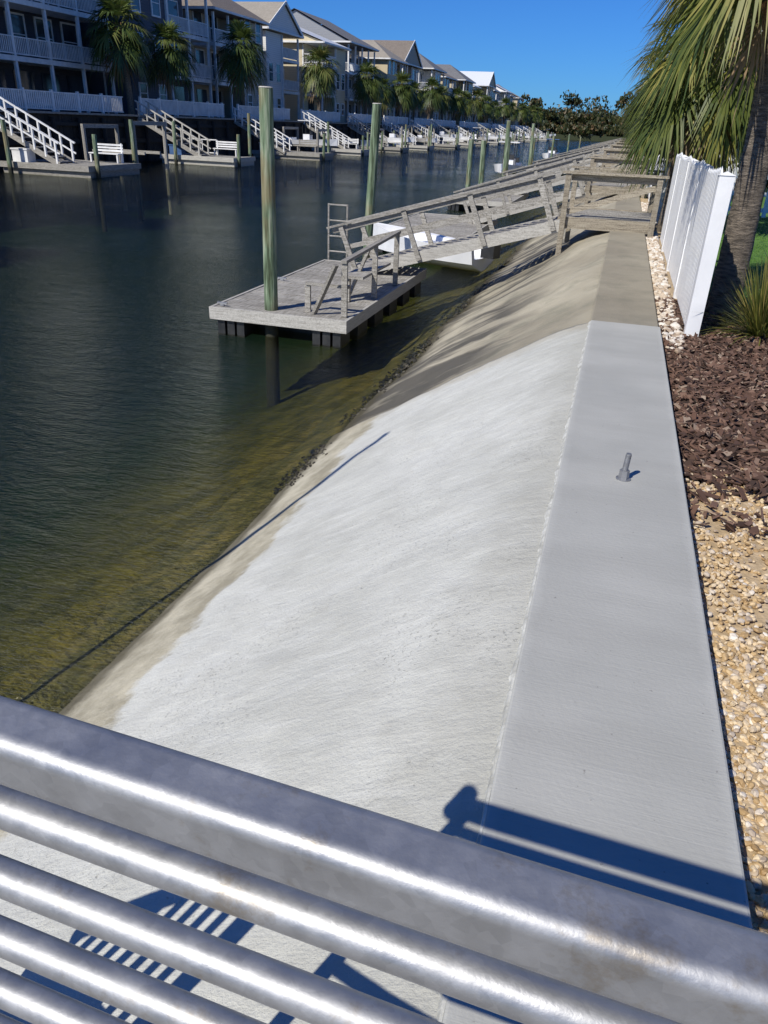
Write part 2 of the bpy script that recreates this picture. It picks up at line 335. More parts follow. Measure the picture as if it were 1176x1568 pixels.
while y<7.05:
    a=.004+.010*abs(mnoise.noise(Vector((y*6,0,0))))+.006*abs(mnoise.noise(Vector((y*25,3,0))))+.006*max(0,mnoise.noise(Vector((y*1.5,7,0))))
    z=-.010+.006*mnoise.noise(Vector((y*9,2,0)))
    V+=[(-.071-a*1.8,y,z-.016),(-.0725-a*.6,y,z+.0),(-.069,y,z+.004),(-.068,y,-.03)]
    if i: k=4*i; F+=[(k-4,k-3,k+1,k),(k-3,k-2,k+2,k+1),(k-2,k-1,k+3,k+2)]
    i+=1; y+=.012
b=MB(); b.add(V,F); b.obj('joint_mortar',M['mortar'],wall)

# ------------------------------------------------------------ terrain / water
def terr(x,y):
    if y>340: return 0.3
    if x<-32.02: return 1.3
    xs=[-32.0,-10,-6.5,-4.2,-3.35,-2.9,-2.5,-1,-.3,.3,.6,3,900]; zs=[-4,-4.2,-3.2,-2.38,-1.97,-1.85,-1.68,-.8,-.5,-.4,-.135,-.12,-.12]
    return float(np.interp(x,xs,zs))
tx=[-1500,-400,-120,-60,-45,-38,-34,-32.03,-32.0,-26,-18,-10,-8,-6.5,-5.5,-4.8,-4.2,-3.8,-3.35,-2.9,-2.5,-1.7,-1,-.3,.3,.6,1,2,3,6,12,30,100,400,1500]
ty=[-300,-60,-20,-5]+[i*2.5 for i in range(0,12)]+[35,45,60,80,110,150,200,260,330,339.9,340.1,400,700,1500,3500]
V=[(x,y,terr(x,y)) for y in ty for x in tx]; F=[];mi=[]
for j in range(len(ty)-1):
    for i in range(len(tx)-1):
        a=j*len(tx)+i; F.append((a,a+1,a+len(tx)+1,a+len(tx))); mi.append(1 if (tx[i]>=-32.03 and tx[i+1]<=.6 and ty[j]<339.85) else 0)
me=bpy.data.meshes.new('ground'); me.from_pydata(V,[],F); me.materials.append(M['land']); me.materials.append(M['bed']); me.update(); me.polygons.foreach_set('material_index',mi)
o=bpy.data.objects.new('ground',me); scene.collection.objects.link(o)
b=MB(); b.v=[(-32.0,-200,WZ),(-1.6,-200,WZ),(-1.6,339.9,WZ),(-32.0,339.9,WZ)]; b.f=[(0,1,2,3)]
b.obj('canal_water',M['water'])

iv,if_=ico(2)
n=2600; ys=4.5+36*np.random.rand(n)**1.3; xs=np.random.normal(-2.52,.085,n)
r=np.random.uniform(.006,.028,n)*np.clip((ys-3.5)/4,.35,1)
keep=np.array([mnoise.noise(Vector((0,y*.9,0)))+ (y-6)*.12>-.05 for y in ys]); xs,ys,r=xs[keep],ys[keep],r[keep]; n=len(xs)
zs=np.array([sz(x)-.03*(y>7.05) for x,y in zip(xs,ys)])
scatter('oyster_rubble',iv,if_,np.stack([xs,ys,zs],-1),np.stack([r*1.4,r,r*.5],-1),np.random.uniform(0,6.28,(n,3))*np.array([.12,.12,1]),M['darkrock'],.35,smooth=False)

# ------------------------------------------------------------ gravel / mulch / lawn
def patch(name,x0,x1,y0,y1,z,dx,amp,mat):
    xs=np.arange(x0,x1+1e-6,dx); ys=np.arange(y0,y1+1e-6,dx)
    V=[(x,y,z+amp*mnoise.noise(Vector((x*2.5,y*2.5,1)))) for y in ys for x in xs]; nx=len(xs)
    F=[(j*nx+i,j*nx+i+1,(j+1)*nx+i+1,(j+1)*nx+i) for j in range(len(ys)-1) for i in range(nx-1)]
    me=bpy.data.meshes.new(name); me.from_pydata(V,[],F); me.update(); return link(name,me,mat,None,True)
patch('gravel_bed_soil',.50,2.6,-3,3.95,-.112,.06,.012,M['sand'])
patch('mulch_bed_soil',.50,3.2,3.95,9.0,-.10,.08,.02,M['mulchbase'])
patch('gravel_strip_soil',.50,.95,9.0,60,-.10,.15,.015,M['sand'])
patch('lawn',.95,40,9.0,34,-.088,.5,.015,M['grass'])
n=26000; xs=np.random.uniform(1.0,6,n); ys=np.random.uniform(9.05,20,n); s=np.random.uniform(.02,.045,n)
scatter('grass_blades',[(-.12,0,0),(.12,0,0),(0,.25,1)],[(0,1,2)],np.stack([xs,ys,np.full(n,-.09)],-1),np.stack([s,s,s],-1),np.stack([np.random.normal(0,.3,n),np.random.normal(0,.3,n),np.random.uniform(0,6.28,n)],-1),M['grass'],0,smooth=False)
n=11000
ys=np.random.uniform(.3,4.15,n); xs=.53+np.random.uniform(0,1,n)*(.18+.16*ys)
kp=np.array([ (y<2.45) or (random.random()< .22+ (0.35 if mnoise.noise(Vector((x*4,y*3,0)))>0 else 0)) for x,y in zip(xs,ys)])
xs,ys=xs[kp],ys[kp]; n=len(xs)
r=np.random.uniform(.0045,.012,n); z=-.112+np.random.uniform(0,.018,n)
scatter('gravel',iv,if_,np.stack([xs,ys,z],-1),np.stack([r*1.35,r,r*.75],-1),np.random.uniform(-.5,.5,(n,3))+np.array([0,0,1])*np.random.uniform(0,6.28,(n,1)),M['pebble'],.2,smooth=False)
n=1300; ys=np.random.uniform(6.6,22,n); xs=np.random.uniform(.545,.72,n); r=np.random.uniform(.015,.04,n)
scatter('white_landscape_rocks',iv,if_,np.stack([xs,ys,-.095+np.random.uniform(0,.02,n)],-1),np.stack([r*1.3,r,r*.7],-1),np.random.uniform(0,6.28,(n,3))*np.array([.1,.1,1]),M['whiterock'],.2,smooth=False)
n=15000; ys=np.random.uniform(3.3,8.9,n); xs=np.random.uniform(.545,2.6,n)
kp=(ys>3.95+.25*np.sin(xs*5))|(np.random.rand(n)<.2); xs,ys=xs[kp],ys[kp]; n=len(xs)
L=.006+.040*np.random.rand(n)**1.6
zz=np.array([-.10+.02*mnoise.noise(Vector((x*2.5,y*2.5,1)))+.045*max(0,mnoise.noise(Vector((x*5,y*5,9)))) for x,y in zip(xs,ys)])+np.random.uniform(.002,.018,n)
scatter('bark_mulch',CUBE_V,CUBE_F,np.stack([xs,ys,zz],-1),np.stack([L,np.random.uniform(.004,.018,n),np.random.uniform(.0015,.005,n)],-1),np.stack([np.random.normal(0,.5,n),np.random.normal(0,.4,n),np.random.uniform(0,6.28,n)],-1),M['chip'],.3,smooth=False)
n=50; ys=np.random.uniform(3.2,9,n); xs=np.random.uniform(.56,1.4,n)
scatter('dry_twigs',CUBE_V,CUBE_F,np.stack([xs,ys,np.full(n,-.078)],-1),np.stack([np.random.uniform(.02,.08,n),np.random.uniform(.002,.005,n),np.full(n,.002)],-1),np.stack([np.random.normal(0,.2,n),np.random.normal(0,.1,n),np.random.uniform(0,6.28,n)],-1),M['chip'],.1,smooth=False)

# ------------------------------------------------------------ steel railing
rail=group('galvanized_steel_railing',(0,.337,0))
sl=-.048
def ry(x,y): return y+sl*(x+.1)
XL,XR=-.70,1.15
def rrect(w,h,r,n=8):
    pts=[]
    for cx,cy,a0 in ((w/2-r,h/2-r,0),(-w/2+r,h/2-r,90),(-w/2+r,-h/2+r,180),(w/2-r,-h/2+r,270)):
        for i in range(n+1):
            a=math.radians(a0+90*i/n); pts.append((cx+r*math.cos(a),cy+r*math.sin(a)))
    return pts
pr=rrect(.048,.050,.0125); k=len(pr)
V=[]
for x in (XL,XR):
    for a,c in pr: V.append((x,ry(x,.318)+a,1.075+c))
F=[(i,(i+1)%k,k+(i+1)%k,k+i) for i in range(k)]+[tuple(range(k)),tuple(range(k,2*k))]
b=MB(); b.add(V,F); o=b.obj('top_rail',M['galv'],rail,smooth=True)
o.modifiers.new('es','EDGE_SPLIT').split_angle=math.radians(60)
wn=o.modifiers.new('wn','WEIGHTED_NORMAL'); wn.weight=100; wn.keep_sharp=True
b=MB()
for i in range(9):
    z=.995-.0965*i; b.cyl((XL+.02,ry(XL+.02,.318),z),(XR,ry(XR,.318),z),.0155,n=28)
b.obj('tubes',M['galv'],rail,smooth=True).modifiers.new('es','EDGE_SPLIT').split_angle=math.radians(60)
b=MB()
for x in (XL+.03,XR-.02): b.cyl((x,ry(x,.318),.02),(x,ry(x,.318),1.048),.022,n=16)
b.cyl((XL-.01,ry(XL,.318),1.05),(XL-.01,ry(XL,.318),1.13),.03,n=16)
b.obj('posts',M['galv'],rail)
st=group('shadow_slat_panel',(-1.3,.33,0))  # unseen slatted panel left of frame, added to cast stripes on the slope
b=MB()
for i in range(9):
    x=-1.02-i*.062; y=ry(x,.318); b.beam((x,y,.0),(x,y,.80-i*.075),.03,.01)
b.beam((-.98,.36,.84),(-1.56,.39,.14),.05,.04); b.beam((-.98,.36,.03),(-1.6,.39,.03),.04,.05)
b.beam((-1.0,.36,.03),(-1.0,.36,.82),.05,.05)
b.obj('slats_and_top_bar',M['galv'],st)
dk=group('observation_deck',(0,-1,0))
b=MB()
for i in range(16):
    y=.24-.145*(i+1); b.box(-1.85,XR+.15,y,y+.138,.0,.04)
b.box(-1.62,XR+.1,.245,.40,.0,.04)
b.obj('planks',M['wood'],dk)
b=MB(); b.box(-1.75,-1.65,-2,.2,-1.4,-.002); b.box(XR+.02,XR+.12,-2,.2,-.3,-.002)
b.obj('joists',M['wood'],dk)
pole=group('mooring_pole',(-4.1,1.25,-2))
b=MB(); b.cyl((-4.1,1.25,-2.8),(-4.1,1.25,4.1),.045,.035,n=14); b.cyl((-4.1,1.25,4.1),(-4.1,1.25,4.16),.05,.01,n=14); b.obj('shaft',M['galv'],pole)

bolt=group('anchor_bolt',(.24,3.55,0)); bx,by=.24,3.55
b=MB(); b.cyl((bx,by,0),(bx,by,.005),.036,n=24); b.cyl((bx,by,.005),(bx,by,.027),.025,n=6); b.cyl((bx,by,.027),(bx,by,.048),.024,n=6)
b.cyl((bx,by,.045),(bx+.004,by,.135),.0125,n=14)
for i in range(20): z=.05+i*.004; b.cyl((bx+.004*(z-.045)/.09,by,z),(bx+.004*(z-.045)/.09,by,z+.002),.0142,n=14)
b.obj('bolt',M['galv'],bolt)

# ------------------------------------------------------------ wooden docks on the near side
def planks(b,x0,x1,y0,y1,z,th,w=.14,gap=.012,along='x'):
    y=y0
    while y<y1-.02: b.box(x0+R(-.01,.01),x1+R(-.01,.01),y,min(y+w,y1),z-th+R(-.003,.003),z+R(-.004,.004)); y+=w+gap
def pile(x,y,ztop,r=.1,lean=(0,0)):
    g=group('dock_piling',(x,y,-2)); b=MB(); b.cyl((x-lean[0],y-lean[1],-3.9),(x,y,ztop),r*1.08,r*.95,n=18); b.obj('shaft',M['pile'],g,smooth=False)
    b=MB(); b.cyl((x,y,ztop),(x,y,ztop+.015),r*1.0,r*.9,n=18); b.obj('cap',M['woodwhite'],g)
def dock(x0,x1,y0,y1,z,name='floating_dock'):
    g=group(name,((x0+x1)/2,(y0+y1)/2,z))
    b=MB(); planks(b,x0+.05,x1-.05,y0+.05,y1-.05,z,.035); b.obj('deck_boards',M['wood'],g)
    b=MB(); b.box(x0,x1,y0,y0+.045,z-.17,z+.012); b.box(x0,x1,y1-.045,y1,z-.17,z+.012); b.box(x0,x0+.045,y0+.047,y1-.047,z-.17,z+.012); b.box(x1-.045,x1,y0+.047,y1-.047,z-.17,z+.012)
    b.obj('fascia',M['woodwhite'],g)
    b=MB()
    for xa in (x0+.1,x1-.55):
        for k in range(3):
            b.box(xa+k*.16,xa+k*.16+.12,y0+.06,y0+.5,z-.42,z-.172)
    yy=y0+.8
    while yy<y1-.5: b.box(x0+.08,x0+.5,yy,yy+.5,z-.46,z-.172); b.box(x1-.5,x1-.08,yy,yy+.5,z-.46,z-.172); yy+=.9
    b.box(x0+.3,x1-.3,y0+.6,y1-.3,z-.5,z-.2)
    b.obj('floats',M['blackplastic'],g)
    return g
def gangway(x0,z0,x1,z1,y0,y1,yo=0.0,name='wooden_gangway',mats=('wood','woodwhite'),hh=.80):
    g=group(name,((x0+x1)/2,y0,(z0+z1)/2)); W=MB(); S=MB()
    T=lambda t,y,dz=0: Vector((x0+(x1-x0)*t,y+yo*t,z0+(z1-z0)*t+dz))
    for y in (y0,y1): S.beam(T(0,y,-.08),T(1,y,-.08),.05,.2)
    L=(T(1,y0)-T(0,y0)).length; n=int(L/.15)
    for i in range(n):
        t=(i+.5)/n; W.beam(T(t,y0+.03),T(t,y1-.03),.13,.03)
    nrm=Vector((z1-z0,0,-(x1-x0))).normalized()
    if nrm.z<0: nrm=-nrm
    nrm=(nrm+Vector((-.12,0,0))).normalized()
    ns=3
    for s,y in ((-1,y0),(1,y1)):
        yo2=s*.055
        for i in range(ns+1):
            t=.03+.94*i/ns; p=T(t,y+yo2,-.14); W.beam(p,p+nrm*(hh+.12),.09,.045,up=(0,1,0))
        W.beam(T(-.02,y+yo2*.2,0)+nrm*(hh-.08),T(1.03,y+yo2*.2,0)+nrm*(hh-.08),.04,.08)
        W.beam(T(-.02,y+yo2*.6,0)+nrm*hh,T(1.05,y+yo2*.6,0)+nrm*hh,.13,.035)
        W.beam(T(0,y+yo2*.2,0)+nrm*hh*.48,T(1,y+yo2*.2,0)+nrm*hh*.48,.035,.08)
    W.obj('boards_and_rails',M[mats[0]],g); S.obj('stringers',M[mats[1]],g); return g
def landing(y0,y1,x0=-.95,x1=.66,z=.14):
    g=group('wooden_landing',((x0+x1)/2,y0,z)); W=MB(); planks(W,x0,x1,y0,y1,z,.035); W.obj('deck_boards',M['wood'],g)
    T=MB()
    T.box(x0,x1,y0-.045,y0-.003,z-.17,z+.02); T.box(x0,x1,y1+.003,y1+.045,z-.17,z+.02); T.box(x0-.045,x0-.003,y0-.04,y1+.04,z-.16,z+.01)
    for x in (x0+.05,x1-.05):
        for y in (y0-.09,y1+.09): T.box(x-.045,x+.045,y-.044,y+.044,(sz(x) if x<-.07 else -.15)-.05,z+.72)
    T.beam((x0-.05,y0-.09,z+.74),(x1+.08,y0-.09,z+.74),.14,.038); T.beam((x0-.05,y1+.09,z+.74),(x1+.08,y1+.09,z+.74),.14,.038)
    for y in (y0-.03,y1+.03):
        T.beam((x0+.1,y,z+.66),(x1-.1,y,z+.66),.035,.1)
        T.beam((x0+.1,y-.0,z+.10),(x1-.1,y,z+.56),.03,.09)
    T.obj('frame_and_rails',M['woodtan'],g); return g
g=dock(-5.7,-3.5,10.35,15.35,-1.08)
fr=group('dock_railing_frame',(-3.8,12,-1.08)); b=MB()
for p,q in (((-3.62,10.6,-1.08),(-3.62,10.6,-.30)),((-3.62,12.1,-1.08),(-3.62,12.1,-.25)),((-3.62,13.4,-1.08),(-3.62,13.4,-.2)),((-3.62,10.55,-.28),(-3.62,13.5,-.18)),
            ((-4.25,10.75,-1.08),(-4.25,10.75,-.68)),((-4.27,10.75,-.66),(-3.6,10.75,-.66)),((-3.72,10.5,-.32),(-4.1,10.62,-1.06)),((-3.70,12.1,-.25),(-4.05,12.1,-1.05))): b.beam(p,q,.085,.045)
b.box(-4.0,-3.66,11.6,13.2,-.70,-.66)
for y in (11.65,13.1): b.box(-3.98,-3.90,y,y+.08,-1.075,-.70)
b.obj('posts_rails_and_seat',M['wood'],fr)
cl=group('dock_cleats',(-5.5,10.5,-1.05)); b=MB()
for x,y in ((-5.55,10.5),(-5.55,12.8)):
    b.beam((x-.08,y,-1.03),(x+.08,y,-1.03),.03,.03); b.box(x-.03,x+.03,y-.02,y+.02,-1.07,-1.04)
b.obj('cleats',M['galv'],cl)
ld=group('dock_ladder',(-5.5,15.4,-1)); b=MB()
for x in (-5.62,-5.22): b.cyl((x,15.4,-1.9),(x,15.4,.02),.022,n=8)
for z in (-1.5,-1.2,-.9,-.6,-.3,0): b.cyl((-5.62,15.4,z),(-5.22,15.4,z),.016,n=8)
b.obj('rungs_and_stiles',M['wood'],ld)
pile(-4.78,10.62,1.86,.1,(.03,0)); pile(-5.15,17.0,1.85,.1,(.25,0)); 
gangway(-.92,.10,-4.7,-.98,14.45,15.55,-.25)
landing(14.55,16.6)
for k,(yy,xd) in enumerate(((24,-4.6),(36,-5.0),(50,-5.2),(66,-5.4),(84,-5.4),(106,-5.4),(132,-5.4))):
    dock(xd-1.6,xd+1.0,yy-4.5,yy+1.5,-1.05)
    gangway(-.92,.1,xd+.4,-.95,yy,yy+1.1,-.4,hh=.85)
    landing(yy,yy+2.2)
    if k>0: pile(xd-1.9,yy+1.7,R(.5,1.2),.11,(R(-.1,.1),0))

def boat(name,loc,L,Wd,rot,top=False):
    g=group(name,loc); st=10; H=MB(); V=[];F=[]
    for i in range(st+1):
        t=i/st; w=Wd/2*(1-max(0,(t-.45)/.55)**2.2*.97)*(.92+.08*min(1,t*5)); sh=.55+.25*t*t
        y=(t-.5)*L; V+=[(-w,y,sh),(-w*.86,y,.22),(0,y,0+.25*max(0,t-.7)/.3),(w*.86,y,.22),(w,y,sh),(w*.8,y,sh-.02),(w*.7,y,.32),(-w*.7,y,.32),(-w*.8,y,sh-.02)]
    for i in range(st):
        for j in range(9): a=i*9+j; c=i*9+(j+1)%9; F.append((a,c,c+9,a+9))
    F+=[tuple(range(9)),tuple(range(st*9,st*9+9))]
    H.add(V,F)
    if L>4: H.box(-Wd*.18,Wd*.18,-.3,.35,.325,1.05); H.box(-Wd*.28,Wd*.28,-L*.32,-L*.22,.325,.75)
    else: H.box(-Wd*.3,Wd*.3,-.12,.12,.325,.5)
    objs=[H.obj('hull',M['hull'],g)]
    K=MB(); K.box(-.16,.16,-L*.5-.34,-L*.5-.01,.35,1.05 if L>4 else .75)
    if L>4: K.box(-Wd*.17,Wd*.17,.36,.39,1.0,1.35)
    if top:
        for x in (-.4,.4): K.cyl((x,-.3,.5),(x,-.3,2.1),.025,n=6); K.cyl((x,.5,.5),(x,.5,2.1),.025,n=6)
    objs.append(K.obj('motor_and_console',M['blackplastic'],g))
    if top:
        K=MB(); K.box(-.75,.75,-.6,.9,2.1,2.16); objs.append(K.obj('canopy',M['bluegrey'] if random.random()<.5 else M['whitepaint'],g))
    for q in objs: q.location=(0,0,0); q.rotation_euler=(0,0,rot)
    return g
boat('small_skiff',(-4.3,18.6,-1.50),3.2,1.25,math.radians(70))
boat('motor_boat',(-8.2,61,-1.5),6,2.2,3.1,True); boat('motor_boat',(-8.2,96,-1.5),6,2.2,3.1,True)

# ------------------------------------------------------------ white vinyl fences
def fence_run(p,q,h,zb,name='white_picket_fence',post_every=1.9,pw=.088,gap=.03,side=1,scallop=.05,mat='white'):
    p=Vector(p);q=Vector(q);d=(q-p);L=d.length;d.normalize();nrm=Vector((-d.y,d.x,0))*side
    g=group(name,(p.x,p.y,zb)); B=MB(); n=int(L/(pw+gap))
    for i in range(n):
        s=(i+.5)*(pw+gap); c=p+d*s; u=(s%post_every)/post_every; hh=h-scallop*math.sin(math.pi*u)
        c=c+nrm*.03; B.beam((c.x,c.y,zb+.06),(c.x,c.y,zb+hh),pw,.018,up=nrm)
        B.add([c+d*(-pw/2)+nrm*.009+Vector((0,0,zb+hh)),c+d*(pw/2)+nrm*.009+Vector((0,0,zb+hh)),c+d*(pw/2)-nrm*.009+Vector((0,0,zb+hh)),c-d*(pw/2)-nrm*.009+Vector((0,0,zb+hh)),c+Vector((0,0,zb+hh+.04))],[(0,1,4),(1,2,4),(2,3,4),(3,0,4)])
    B.obj('pickets',M[mat],g)
    B=MB()
    for z in (zb+.2,zb+h*.5,zb+h-.18): B.beam(p-nrm*.004+Vector((0,0,z)),q-nrm*.004+Vector((0,0,z)),.04,.09)
    B.obj('rails',M[mat],g)
    B=MB(); k=int(L/post_every)
    for i in range(k+1):
        c=p+d*(i*post_every)-nrm*.012; B.box(c.x-.06,c.x+.06,c.y-.06,c.y+.06,zb-.05,zb+h-.03)
        B.add([(c.x-.068,c.y-.068,zb+h-.03),(c.x+.068,c.y-.068,zb+h-.03),(c.x+.068,c.y+.068,zb+h-.03),(c.x-.068,c.y+.068,zb+h-.03),(c.x,c.y,zb+h+.0)],[(0,1,4),(1,2,4),(2,3,4),(3,0,4),(3,2,1,0)])
    B.obj('posts',M[mat],g); return g
fence_run((.80,7.25,0),(.80,14.2,0),1.36,-.10,side=1)
fence_run((.85,19.5,0),(9,19.9,0),1.05,-.10,side=-1,gap=.07)
fence_run((.80,17.3,0),(.80,44,0),1.15,-.10,side=1)

# ------------------------------------------------------------ palms
def frond(V,F,C,o,az,el,R_,n,w,droop,rv):
    o=Vector(o); h=Vector((math.cos(az),math.sin(az),0)); d=(h*math.cos(el)+Vector((0,0,1))*math.sin(el)).normalized()
    side=h.cross(Vector((0,0,1))).normalized()
    def put(vs,fs,c):
        k=len(V); V.extend([tuple(a) for a in vs]); F.extend([tuple(i+k for i in f) for f in fs]); C.extend([c]*len(vs))
    pl=R_*.42; g=Vector((0,0,-1)); P=[o]
    tot=pl+R_*.28
    for i in range(1,7):
        t=i/6; P.append(o+d*(tot*t)+g*(droop*tot*t*t*.55))
    wp=w*.45
    for i in range(6):
        a,b_=P[i],P[i+1]; put([a-side*wp,a+side*wp,b_+side*wp*.7,b_-side*wp*.7],[(0,1,2,3)],min(1,rv+.15))
    for i in range(n):
        for s in (-1,1):
            t=(i+random.random()*.5)/n; base_t=.60+.40*t; k=base_t*6; j=min(5,int(k)); a=P[j].lerp(P[j+1],k-j)
            ax=(P[min(6,j+1)]-P[j]).normalized(); up=side.cross(ax).normalized()
            ang=math.radians(100*(1-t)**1.1+2+R(-5,5)); dr=(ax*math.cos(ang)+side*s*math.sin(ang)+up*(.25*math.sin(ang))).normalized()
            L=R_*(.42+.18*math.sin(math.pi*(.25+.6*t)))*R(.85,1.1)
            m=a+dr*L*.5+g*L*droop*.12; e=a+dr*L*R(.88,.97)+g*L*droop*R(.35,.75); ws=dr.cross(up).normalized()*w*.5
            put([a-ws*.35,a+ws*.35,m+ws,m-ws,e],[(0,1,2,3),(3,2,4)],max(0,min(1,rv+R(-.2,.2))))
def palm_mesh(name,H,lean,r,CR,nf,nl,w,seed,skirt=.3,near=False,el_span=118,sk_r=.8,bt=.70):
    random.seed(seed); tv=MB(); rings=26; n=14; V=[];F=[]
    top=Vector((lean[0],lean[1],H))
    for i in range(rings+1):
        t=i/rings; c=Vector((lean[0]*t*t,lean[1]*t*t,H*t)); rr=r*(1.18-.2*min(1,t*3)+.18*max(0,(t-.75)/.25))*(1+.035*(i%2))
        for j in range(n):
            a=2*math.pi*j/n; k=1+.05*mnoise.noise(Vector((a,t*9,seed))); V.append((c.x+rr*k*math.cos(a),c.y+rr*k*math.sin(a),c.z-.1*(i==0)))
    for i in range(rings):
        for j in range(n): F.append((i*n+j,i*n+(j+1)%n,(i+1)*n+(j+1)%n,(i+1)*n+j))
    tv.add(V,F); tm=tv.mesh(name+'_trunk')
    bb=MB(); nb=60 if near else 18
    for i in range(nb):
        t=R(bt if near else .8,1.0); a=i*2.4; c=Vector((lean[0]*t*t,lean[1]*t*t,H*t)); d=Vector((math.cos(a),math.sin(a),0))
        p=c+d*r*1.05; q=p+d*R(.03,.12)+Vector((0,0,R(.12,.26))); bb.beam(p,q,r*.42,.03,up=d)
    bm_=bb.mesh(name+'_boots')
    V=[];F=[];C=[]
    for i in range(nf):
        t=i/nf; el=math.radians(82-el_span*t**.85+R(-9,9)); az=i*2.39996+R(-.25,.25)
        frond(V,F,C,top+Vector((0,0,-.15*t)),az,el,CR*R(.88,1.1),nl,w,.5+.7*t,R(.15,.75))
    lm=bpy.data.meshes.new(name+'_fronds'); lm.from_pydata(V,[],F); lm.update(); set_rnd(lm,C)
    V=[];F=[];C=[]
    for i in range(int(nf*skirt)):
        frond(V,F,C,top+Vector((0,0,-.25)),R(0,6.28),math.radians(R(-75,-40)),CR*sk_r*R(.8,1.1),max(6,nl//2),w*.8,1.1,R(.2,.9))
    dm=bpy.data.meshes.new(name+'_dead'); dm.from_pydata(V,[],F); dm.update(); set_rnd(dm,C)
    tm.materials.append(M['trunk']); bm_.materials.append(M['boots']); lm.materials.append(M['leafnear' if near else 'leaf']); dm.materials.append(M['deadleaf'])
    tm.polygons.foreach_set('use_smooth',[True]*len(tm.polygons))
    return tm,bm_,lm,dm
def place_palm(ms,loc,rz=0,s=1,name='palm_tree'):
    g=group(name,loc); g.rotation_euler=(0,0,rz); g.scale=(s,s,s)
    for nm,m in zip(('trunk','boots','fronds','dead_fronds'),ms):
        o=bpy.data.objects.new(nm,m); scene.collection.objects.link(o); o.parent=g
pn=palm_mesh('palmA',3.38,(-.10,.10),.135,1.22,34,26,.032,3,.18,True,90,.6,.74)
place_palm(pn,(1.2,8.5,-.1))
pb=palm_mesh('palmB',3.0,(.3,.1),.16,1.5,40,22,.045,5,.45,True)
place_palm(pb,(.95,15.8,-.1),.4)
place_palm(pb,(1.6,24,-.1),2.4,.95); place_palm(pb,(3.6,28,-.1),1.1,1.1); place_palm(pb,(1.1,36,-.1),4,1.0)
place_palm(pb,(1.5,55,-.1),3,1.1); place_palm(pb,(1.4,75,-.1),1,1.2)
far=[palm_mesh('palmF%d'%i,5.3,(R(-.4,.4),R(-.4,.4)),.20,2.4,36,11,.11,20+i,.35) for i in range(3)]
for i,(x,y,s) in enumerate(((-33.3,51.5,1.0),(-33.2,56.5,.88),(-33.3,69,1.05),(-33.3,88,1.05),(-33.3,105,1),(-33.3,113,.85),(-33.3,121,1.0),(-33.3,130,.9),(-33.3,140,1.05),(-33.3,151,.95),(-33.3,161,1),(-33.3,173,.95),(-33.3,183,1.1),(-33.3,198,1),(-33.3,211,.9),(-33.3,228,1.1),(-33.3,243,1.0),(-33.3,261,1.1),(-33.3,278,1),(-33.3,293,1.1),(-33.3,318,1.1))):
    place_palm(far[i%3],(x,y,1.25),i*1.3,s)
def clump(name,loc,n,Lr,w,seed,mat):
    random.seed(seed); V=[];F=[];C=[]
    for i in range(n):
        az=R(0,6.283); el=math.radians(R(15,85)); L=R(*Lr); h=Vector((math.cos(az),math.sin(az),0)); s=h.cross(Vector((0,0,1)))*w*.5; o=Vector(loc)+h*R(0,.08); rv=random.random(); k=len(V)
        for t in (0,.4,.75):
            c=o+h*math.cos(el)*L*t+Vector((0,0,math.sin(el)*L*t-.35*L*t*t*math.cos(el))); V+= [tuple(c-s*(1-t*.4)),tuple(c+s*(1-t*.4))]; C+=[rv,rv]
        c=o+h*math.cos(el)*L+Vector((0,0,math.sin(el)*L-.35*L*math.cos(el))); V.append(tuple(c)); C.append(rv)
        F+=[(k,k+1,k+3,k+2),(k+2,k+3,k+5,k+4),(k+4,k+5,k+6)]
    me=bpy.data.meshes.new(name); me.from_pydata(V,[],F); me.update(); set_rnd(me,C); return link(name,me,mat)
clump('yucca_plant',(1.42,7.45,-.08),600,(.40,.88),.011,4,M['leafnear'])
clump('yucca_plant',(1.85,8.7,-.08),300,(.5,.95),.014,5,M['leafnear'])
clump('ornamental_grass',(1.1,17.4,-.08),260,(.4,.8),.02,6,M['leaf'])
random.seed(11)

